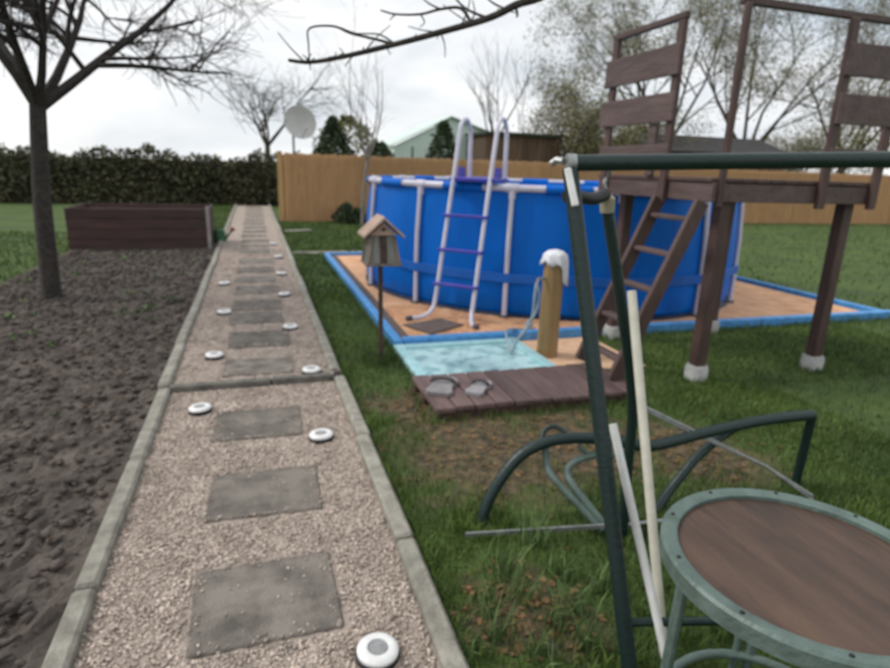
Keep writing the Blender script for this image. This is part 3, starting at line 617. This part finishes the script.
# ------------------------------------------------------------------ trees, bushes, hedge
def branch_tree(base, h, spread, n0, levels, seed, r0, up=.5, lean=(0, 0), trunk_h=.3, nb=4, sides=5, droop=0.):
    """returns (trunk MB, crown MB, twig tips)"""
    R_ = random.Random(seed); tr, cr, tips = MB(), MB(), []
    base = Vector(base)
    def grow(p, d, L, r_, lv, mb):
        k = 5 if lv == 0 else 4; pts = [p]; rs = [r_]
        for i in range(k):
            d = (d+Vector((R_.uniform(-1, 1), R_.uniform(-1, 1), R_.uniform(-.6, 1)*up-droop*lv*.3))*.20).normalized(); p = p+d*L/k; pts.append(p); rs.append(max(r_*(1-.72*(i+1)/k), .0028))
        mb.tube(pts, rs, sides if lv < 2 else (4 if lv == 2 else 3), False)
        if lv >= levels: tips.append((pts[-1], d)); tips.append((pts[2], d)); return
        n = nb+R_.randint(-1, 1)
        for j in range(n):
            u = R_.uniform(.25, 1.0); q = pts[0].lerp(pts[-1], u) if False else pts[min(int(u*k), k-1)].lerp(pts[min(int(u*k)+1, k)], (u*k) % 1)
            a = R_.uniform(0, 6.283); x = d.orthogonal().normalized(); w = d.cross(x)
            nd = (d*R_.uniform(.5, 1.0)+(x*math.cos(a)+w*math.sin(a))*spread*R_.uniform(.6, 1.1)).normalized()
            grow(q, nd, L*R_.uniform(.42, .68), rs[min(int(u*k), k)]*R_.uniform(.5, .72), lv+1, cr)
        tips.append((pts[-1], d))
    th = h*trunk_h; top = base+Vector((lean[0], lean[1], th))
    tr.tube(spline([base+Vector((0, 0, -.1)), base+Vector((lean[0]*.3, lean[1]*.3, th*.5)), top], 4), [r0*1.25]+[r0*(1.1-.25*i/8) for i in range(8)], 9)
    for i in range(n0):
        a = 6.283*i/n0+R_.uniform(-.4, .4); sp_ = spread*R_.uniform(.55, 1.0)
        grow(top-Vector((0, 0, r0*.5)), Vector((math.cos(a)*sp_, math.sin(a)*sp_, 1)).normalized(), (h-th)*R_.uniform(.55, .8), r0*R_.uniform(.5, .7), 0, cr)
    return tr, cr, tips
def leaf_quads(pts, n, sz, jit, seed):
    r_ = np.random.default_rng(seed); pts = np.array([tuple(p) for p in pts]); c = pts[r_.integers(0, len(pts), n)]+r_.normal(0, jit, (n, 3))
    a = r_.normal(0, 1, (n, 3)); a /= np.linalg.norm(a, axis=1)[:, None]; b_ = np.cross(a, r_.normal(0, 1, (n, 3))); b_ /= np.linalg.norm(b_, axis=1)[:, None]
    s = r_.uniform(.6, 1.3, n)[:, None]*sz; V = np.stack([c-a*s, c-b_*s*.55, c+a*s, c+b_*s*.55], 1).reshape(-1, 3)
    return V, np.arange(4*n).reshape(n, 4)
def tree(label, base, h, bark=BARK, leaf=None, nleaf=0, lsz=.05, group=None, jit=.12, **k):
    base = Vector(base); t_ = thing('bare_tree' if not leaf else 'budding_tree', label, 'tree', base, group)
    a, c, tips = branch_tree(base, h, **k); part('trunk', a, bark, t_, True); part('crown', c, bark, t_)
    if leaf:
        V, F = leaf_quads([p for p, _ in tips], nleaf, lsz, jit, k['seed']); o = stuff('leaves', V-np.array(base), F, leaf, parent=t_)
    return t_
def gx(px, Y): return G(px, 168, Y).x
tree('old bare tree at the left with fine twigs reaching over the path', (gx(32, 7.2), 7.2, 0), 5.0, seed=5, spread=1.0, n0=6, levels=3, r0=.085, trunk_h=.40, nb=8, up=.75, lean=(.1, .1))
tree('bare tree with purple-grey twigs above the far hedge, left of the satellite dish', (gx(268, 27), 27, 0), 6.3, bark=BARKM, seed=11, spread=1.0, n0=5, levels=3, r0=.12, trunk_h=.35, nb=5, up=.4)
tree('pale multi-stemmed bare tree in front of the reed fence', (gx(361, 15.2), 15.2, 0), 4.5, bark=BARKL, seed=23, spread=.46, n0=5, levels=2, r0=.042, trunk_h=.36, nb=4, up=.9, lean=(.15, 0))
tree('slim bare tree rising behind the pool ladder', (gx(492, 20), 20, 0), 5.6, bark=BARKM, seed=34, spread=.42, n0=5, levels=2, r0=.06, trunk_h=.4, nb=4, up=.8)
tree('small bare tree with thin twigs between the pool ladder and the budding tree', (gx(524, 20.5), 20.5, 0), 4.3, bark=BARKM, seed=44, spread=.42, n0=4, levels=2, r0=.04, trunk_h=.4, nb=4, up=.8)
tree('low olive green budding tree left of the wooden tower', (gx(575, 19.5), 19.5, 0), 4.3, bark=BARKM, leaf=BUD, nleaf=18000, lsz=.042, seed=52, spread=.9, n0=7, levels=3, r0=.07, trunk_h=.2, nb=5, jit=.20)
BT = 'budding trees beyond the reed fence'
tree('tall budding tree seen through the slats of the wooden tower', (gx(652, 23), 23, 0), 10.5, bark=BARKM, leaf=BUD, nleaf=26000, lsz=.042, seed=61, spread=.75, n0=6, levels=4, r0=.16, trunk_h=.2, nb=4, jit=.20, group=BT)
tree('tall budding tree just right of the wooden tower', (gx(745, 24), 24, 0), 11, bark=BARKM, leaf=BUD, nleaf=24000, lsz=.042, seed=62, spread=.8, n0=6, levels=4, r0=.17, trunk_h=.2, nb=4, jit=.20, group=BT)
tree('tall budding tree at the right edge, farthest from the wooden tower', (gx(842, 23), 23, 0), 10, bark=BARKM, leaf=BUD, nleaf=20000, lsz=.042, seed=63, spread=.8, n0=6, levels=4, r0=.16, trunk_h=.2, nb=4, jit=.20, group=BT)
tree('bushy budding tree low behind the wooden tower', (gx(622, 21), 21, 0), 4.2, bark=BARKM, leaf=BUD, nleaf=16000, lsz=.042, seed=64, spread=.95, n0=7, levels=3, r0=.07, trunk_h=.15, nb=5, jit=.20, group=BT)
tree('bushy budding tree low at the right edge of the photo', (gx(815, 20), 20, 0), 3.9, bark=BARKM, leaf=BUD, nleaf=15000, lsz=.042, seed=65, spread=.95, n0=7, levels=3, r0=.07, trunk_h=.15, nb=5, jit=.20, group=BT)

# the tree behind the photographer whose limb crosses the top of the picture
ft = thing('overhanging_tree', 'dark bare branch hanging into the top of the photo', 'tree', (2.3, -1.0, 0))
part('trunk', MB().tube(spline([(2.3, -1.0, -.1), (2.28, -.95, 1.0), (2.2, -.8, 2.1), (2.1, -.4, 2.8)], 5), [.13-.004*i for i in range(16)], 12), BARK, ft, True)
def DD(px, py, dd=0): return D(px, py, 2.55+dd)
lim = [Vector((2.1, -.4, 2.8)), Vector((1.95, .5, 3.05)), Vector((1.75, 1.4, 2.95)), DD(600, -62, -.05), DD(548, -10), DD(515, 5), DD(488, 18), DD(440, 32), DD(395, 44), DD(345, 56), DD(310, 62), DD(288, 60)]
LS = spline(lim, 5); nL = len(LS)
part('limb', MB().tube(LS, [.07-.0535*min(1, i/(nL*.42)) if i < nL*.42 else .0165-.0095*((i/nL-.42)/.58) for i in range(nL)], 8), BARK, ft, True)
tw = MB()
def twig(pts, r_=.0045): r_ *= 1.35; q = spline(pts, 4); tw.tube(q, [r_*(1-.6*i/len(q)) for i in range(len(q))], 5)
twig([DD(393, 44), DD(375, 39), DD(350, 33), DD(333, 26), DD(309, 28), DD(308, 44), DD(309, 60)], .0052)
twig([DD(392, 42), DD(378, 34, .03), DD(356, 33, .04), DD(340, 27, .05)], .0035)
twig([DD(470, 22), DD(460, 8), DD(440, 9), DD(420, 14), DD(395, 14), DD(380, 10)], .006)
twig([DD(440, 9), DD(428, 3), DD(418, -6)], .0035); twig([DD(395, 14), DD(389, 20)], .003); twig([DD(420, 14), DD(424, 22), DD(419, 27)], .0028)
twig([DD(488, 18), DD(468, 10), DD(455, -2), DD(446, -20)], .005); twig([DD(466, 26), DD(474, 14), DD(472, 0)], .0035)
twig([DD(515, 5), DD(517, 14), DD(516, 17)], .0055); twig([DD(505, 9), DD(490, 1), DD(480, -12)], .004)
rr = random.Random(3)
for i in range(34):
    u = rr.uniform(.5, .99); q = LS[int(u*(nL-1))]; d = Vector((rr.uniform(-1, 1), rr.uniform(-1, 1), rr.uniform(-.7, 1))).normalized(); L = rr.uniform(.015, .05) if i % 4 else rr.uniform(.07, .2)
    twig([q, q+d*L*.5+Vector((0, 0, .004)), q+(d+Vector((rr.uniform(-.15, .15), 0, .1))).normalized()*L], .0028)
part('twigs', tw, BARK, ft, True)

def bush(name, label, cat, base, prof, n, sz, m, seed, core=True, group=None, yscale=1.0):
    """prof: (height, radius) outline; leaves fill the outer shell of that body"""
    r_ = np.random.default_rng(seed); base = Vector(base); t_ = thing(name, label, cat, base, group)
    hs = np.array([p[0] for p in prof]); rs = np.array([p[1] for p in prof])
    z = r_.uniform(hs[0], hs[-1], n); rad = np.interp(z, hs, rs); a = r_.uniform(0, 6.283, n)
    lump = 1+.18*np.sin(a*3+z*4+seed)+.12*np.sin(a*7-z*9); q = rad*lump*np.sqrt(r_.uniform(.35, 1.05, n))
    pts = np.stack([q*np.cos(a), q*np.sin(a)*yscale, z], 1); V, F = leaf_quads(pts, int(n*1.0), sz, sz*.6, seed)
    o = stuff('crown', V, F, m, parent=t_)
    if core: part('stem', MB().tube([base+Vector((0, 0, -.05)), base+Vector((0, 0, hs[-1]*.8))], [.05, .015], 7), BARK, t_, True)
    return t_
bush('conifer', 'dark green conical conifer above the reed fence right of the satellite dish', 'conifer', (gx(333, 17.6), 17.6, 0), [(.1, .5), (.6, .85), (1.6, .62), (2.3, .3), (2.75, .03)], 5200, .06, THUJA, 1)
bush('bush', 'yellowish green round bush behind the dark conifer', 'bush', (gx(348, 18.4), 18.4, 0), [(.1, .5), (1, .9), (2.0, .95), (2.5, .7), (2.85, .15)], 4200, .06, YBUSH, 2)
bush('conifer', 'low dark evergreen behind the fence left of the pale green roof', 'conifer', (gx(379, 17.8), 17.8, 0), [(.1, .5), (1.2, .6), (1.8, .42), (2.15, .1)], 2600, .06, THUJA, 3)
bush('conifer', 'dark green evergreen standing in front of the pale green gable', 'conifer', (gx(442, 18.2), 18.2, 0), [(.1, .4), (1.2, .5), (2.1, .4), (2.6, .2), (2.85, .05)], 3400, .06, THUJA, 4)
bush('shrub', 'small dark green shrub on the grass at the foot of the fence', 'shrub', (gx(345, 15.9), 15.9, 0), [(.02, .25), (.2, .36), (.4, .22), (.52, .04)], 900, .045, THUJA, 6)
bush('shrub', 'small leafy shrub on the grass at the fence, right beside the pool', 'shrub', (gx(357, 15.8), 15.8, 0), [(.02, .18), (.15, .25), (.32, .12), (.4, .04)], 500, .045, THUJA, 7)
# hedge at the far end of the garden
hd = thing('hedge', 'long dark brownish hedge closing off the far end of the garden', 'hedge', (-6, 23.2, 0))
n = 30000; x = rng.uniform(-17, 1.6, n); top = 1.70+.12*np.sin(x*1.3)+.09*np.sin(x*3.7+1)+.06*np.sin(x*9)+.22*np.clip(np.sin(x*17+np.sin(x*5)*3)-.8, 0, 1)*3*rng.random(n); z = top*rng.uniform(0, 1, n)**.8+rng.normal(0, .03, n); yy = 23.2+np.where(rng.random(n) < .75, -.45, .2)+rng.normal(0, .12, n)
V, F = leaf_quads(np.stack([x, yy, np.clip(z, .02, None)], 1), n, .07, .03, 77); stuff('foliage', V-np.array((-6, 23.2, 0)), F, HEDGE, parent=hd)
part('inner_twigs', MB().bx(-17, 1.55, 23.0, 23.4, 0, 1.5), CORE, hd)

# ------------------------------------------------------------------ satellite dish, neighbouring sheds
dp = G(298.5, 123, 17.3); sdh = thing('satellite_dish', 'grey satellite dish on a mast above the end of the reed fence', 'satellite dish', (dp.x-.15, 17.45, 0))
rotm = Matrix.Rotation(R(78), 3, 'X') @ Matrix.Rotation(0, 3, 'Z')
rotm = Matrix.Rotation(R(14), 3, 'Z') @ rotm
part('reflector', MB().lathe([(.002, 0), (.15, .012), (.3, .05), (.43, .11), (.445, .118), (.44, .125), (.425, .118), (.3, .062), (.15, .024), (.002, .012)], dp, 36, rotm), DISH, sdh, True)
part('mast', MB().tube([Vector((dp.x-.15, 17.5, -.1)), Vector((dp.x-.15, 17.5, 2.35)), dp+Vector((-.02, .16, -.1)), dp+Vector((0, .02, 0))], .03, 8), CAPG, sdh, True)
ar = part('feed_arm', MB().tube([dp+rotm @ Vector((0, -.43, .11)), dp+rotm @ Vector((0, -.30, .52))], .012, 6), DISH, sdh, True)
part('receiver', MB().box(dp+rotm @ Vector((0, -.28, .55)), (.07, .12, .07), 0, .01), DISH, ar)
# greenhouse
eL, ap, eR = G(390, 145, 21), G(450, 117, 21), G(502, 138, 21)
gh = thing('greenhouse', 'pale green sheeted gabled greenhouse behind the fence', 'greenhouse', (ap.x, 21, 0))
back = Vector((0, 3.2, 0))
part('front_wall', MB().prism([Vector((eL.x+.12, 21, 0)), Vector((eR.x-.12, 21, 0)), eR+Vector((-.12, 0, -.02)), ap+Vector((0, 0, -.04)), eL+Vector((.12, 0, -.02))], (0, .04, 0)), GHOUSE, gh)
for a_, b_ in ((eL, ap), (eR, ap)):
    for k_ in range(4):
        q0 = a_+back*(k_*.25)+Vector((0, -.15, 0)); q1 = b_+back*(k_*.25)+Vector((0, -.15, 0)); part('roof_sheet', MB().prism([q0, q1, q1+Vector((0, 0, .035)), q0+Vector((0, 0, .035))], back*.245), GHOUSE, gh)
    part('side_wall', MB().prism([Vector((a_.x+(.12 if a_ is eL else -.16), 21.05, 0)), Vector((a_.x+(.16 if a_ is eL else -.12), 21.05, 0)), Vector((a_.x+(.16 if a_ is eL else -.12), 21.05, a_.z)), Vector((a_.x+(.12 if a_ is eL else -.16), 21.05, a_.z))], (0, 3.1, 0)), GHOUSE, gh)
for px in (412, 430, 468):
    x = G(px, 140, 21).x; part('glazing_bar', MB().bx(x-.025, x+.025, 20.975, 20.998, 0, 2.2), GHDARK, gh)
# brown board shed
sl, sr_ = G(486, 134, 19), G(562, 139, 19)
sh = thing('board_shed', 'brown board shed with a flat green-edged roof behind the pool', 'shed', ((sl.x+sr_.x)/2, 19, 0))
nb_ = 15; bw = (sr_.x-sl.x)/nb_
for i in range(nb_): part('wall_board', MB().bx(sl.x+i*bw+.004, sl.x+(i+1)*bw-.004, 19+(.012 if i % 2 else 0), 19.04, 0, sl.z-.02, .003), SHEDW, sh)
part('side_wall', MB().bx(sl.x, sl.x+.04, 19.045, 21.0-.1, 0, sl.z-.02), SHEDW, sh); part('side_wall', MB().bx(sr_.x-.04, sr_.x, 19.045, 20.9, 0, sl.z-.02), SHEDW, sh)
part('roof', MB().prism([Vector((sl.x-.1, 18.85, sl.z)), Vector((sr_.x+.1, 18.85, sl.z)), Vector((sr_.x+.1, 18.85, sl.z+.09)), Vector((sl.x-.1, 18.85, sl.z+.09))], (0, 2.0, 0)), ROOFG, sh)
# dark shed on the right
dl = G(655, 122, 18.2); dr = G(800, 122, 18.2)
ds = thing('dark_shed', 'dark brown shed with a sloping dark roof behind the tower', 'shed', ((dl.x+dr.x)/2, 18.6, 0))
part('wall', MB().bx(dl.x+.15, dr.x-.15, 18.5, 21.5, 0, 2.35), SHEDW, ds)
part('roof', MB().prism([Vector((dl.x, 18.2, 2.30)), Vector((dl.x, 18.2, 2.36)), Vector((dl.x, 20.0, 3.0)), Vector((dl.x, 21.8, 2.36)), Vector((dl.x, 21.8, 2.30))], (dr.x-dl.x, 0, 0)), ROOFD, ds)

# ------------------------------------------------------------------ grass
def worn(x, y): return np.max([np.clip(1-np.hypot(x-a, y-b_)/(r_*1.5), 0, 1) for a, b_, r_ in WORN], axis=0)
def lawn_ok(x, y):
    k = ~((x > X0-.08) & (x < X1+.085) & (y < YE)); k &= ~((x < X0) & (x > -2.9) & (y > -2) & (y < 11.9))
    k &= ~((x > 1.05) & (x < 6.9) & (y > 4.69) & (y < 10.1)); k &= ~((x > 1.05) & (x < 2.95) & (y > 3.81) & (y < 4.7)); k &= ~((x > .985) & (x < 2.455) & (y > 3.19) & (y < 3.8))
    return k
def blades(n, x0, x1, y0, y1, h0, h1, w, seed, thin=.9, tuft=None):
    r_ = np.random.default_rng(seed); x = r_.uniform(x0, x1, n); y = r_.uniform(y0, y1, n)
    if tuft is not None:
        c = np.array(tuft); i = r_.integers(0, len(c), n); x = c[i, 0]+r_.normal(0, .028, n); y = c[i, 1]+r_.normal(0, .028, n)
    k = lawn_ok(x, y) & (r_.random(n) > np.clip(worn(x, y)*1.5*(1+.35*np.sin(x*9+np.sin(y*7))*np.sin(y*8)), 0, 1)*thin); x, y = x[k], y[k]; n = len(x)
    patch = .75+.5*(.5+.5*np.sin(x*3.1+np.sin(y*2.3)*2)*np.sin(y*2.7+np.sin(x*1.9)*2))
    h = r_.uniform(h0, h1, n)*patch; a = r_.uniform(0, 6.283, n); ln_ = r_.uniform(.1, .9, n)*h; la = r_.uniform(0, 6.283, n); ws = w*r_.uniform(.6, 1.3, n)
    dx, dy = np.cos(a)*ws, np.sin(a)*ws; lx_, ly_ = np.cos(la)*ln_, np.sin(la)*ln_; z0 = np.zeros(n)
    V = np.stack([np.stack([x-dx, y-dy, z0-.004], 1), np.stack([x+dx, y+dy, z0-.004], 1), np.stack([x+dx*.7+lx_*.35, y+dy*.7+ly_*.35, h*.6], 1), np.stack([x+lx_, y+ly_, h], 1), np.stack([x-dx*.7+lx_*.35, y-dy*.7+ly_*.35, h*.6], 1)], 1).reshape(-1, 3)
    q = np.arange(n)[:, None]*5
    return V, np.concatenate([q+np.array([[0, 1, 2]]), q+np.array([[0, 2, 4]]), q+np.array([[4, 2, 3]])])
sets = [blades(75000, .5, 3.6, .3, 3.3, .02, .055, .0022, 1), blades(52000, .5, 6, 3.2, 7, .02, .05, .003, 2), blades(30000, .5, 3, 6.5, 16.3, .02, .06, .007, 3), blades(16000, 2.5, 7.5, 1.0, 4.7, .02, .05, .004, 5), blades(9000, -3, X0, 11.9, 23, .03, .07, .010, 6), blades(16000, -8, -2.85, 3, 14, .03, .07, .008, 8), blades(9000, 4, 22, 5, 16.2, .03, .07, .012, 9)]
V = []; F = []; o_ = 0
for a_, b_ in sets: V.append(a_); F.append(b_+o_); o_ += len(a_)
stuff('lawn_grass', np.concatenate(V), np.concatenate(F), BLADE, 'short green grass covering the lawn', 'grass')
tuf = [P(*p) for p in [(500, 640), (520, 600), (556, 628), (540, 660), (575, 612), (560, 575), (505, 575), (590, 650), (485, 610), (470, 655), (530, 545), (600, 590)]]
V, F = blades(700, 0, 1, 0, 1, .05, .15, .003, 31, 0, [(p.x, p.y) for p in tuf]); stuff('weed_tufts', V, F, WEED, 'taller pale green weeds and grass tufts in the near lawn', 'weeds')
ed = [(.575+rng.uniform(0, .02), y_) for y_ in np.arange(.8, 9, .055) if rng.random() < .7]
ed += [(x_, 3.165+rng.uniform(-.01, .01)) for x_ in np.arange(.98, 2.5, .17)]+[(.955, y_) for y_ in np.arange(3.2, 3.8, .07)]+[(1.04, y_) for y_ in np.arange(3.8, 10, .08)]
ed += [(x_, 4.675) for x_ in np.arange(3.0, 6.8, .09)]
for (x_, y_) in ((3.17, 4.66), (3.15, 3.48), (4.30, 4.66), (4.30, 3.48), (.89, 4.4), (F0.x, F0.y), (B0.x, B0.y), (SF.x, SF.y)): ed += [(x_+.1*math.cos(a), y_+.1*math.sin(a)) for a in np.linspace(0, 6.28, 14)]
V, F = blades(len(ed)*22, 0, 1, 0, 1, .03, .085, .0026, 41, .5, ed); stuff('edge_grass', V, F, BLADE, 'longer grass along the kerb, deck and post edges', 'grass')
n = 260; cx_ = rng.uniform(-2.7, -.75, 60); cy_ = rng.uniform(1.5, 10.8, 60); q = rng.integers(0, 60, n)
V, F = leaf_quads(np.stack([cx_[q]+rng.normal(0, .035, n), cy_[q]+rng.normal(0, .035, n), np.full(n, .055)], 1), n*2, .022, .012, 93); stuff('bed_weeds', V, F, WEED, 'small green weeds sprouting on the dark soil bed', 'weeds')
# dead leaves on the worn ground
n = 900; i = rng.integers(0, len(WORN), n); wv = np.array(WORN); x = wv[i, 0]+rng.normal(0, 1, n)*wv[i, 2]*.42; y = wv[i, 1]+rng.normal(0, 1, n)*wv[i, 2]*.42; k = lawn_ok(x, y); x, y = x[k], y[k]
x = np.concatenate([x, rng.uniform(-2.8, -.75, 160)]); y = np.concatenate([y, rng.uniform(1.2, 11, 160)])
V, F = leaf_quads(np.stack([x, y, np.full(len(x), .016)], 1), len(x)*2, .020, .002, 91); V[:, 2] = .004+np.abs(V[:, 2]-.016)*.55+np.where(V[:, 0] < -.65, .042, 0)
stuff('dead_leaves', V, F, LEAFD, 'brown dead leaves scattered over the worn lawn and the soil bed', 'leaves')
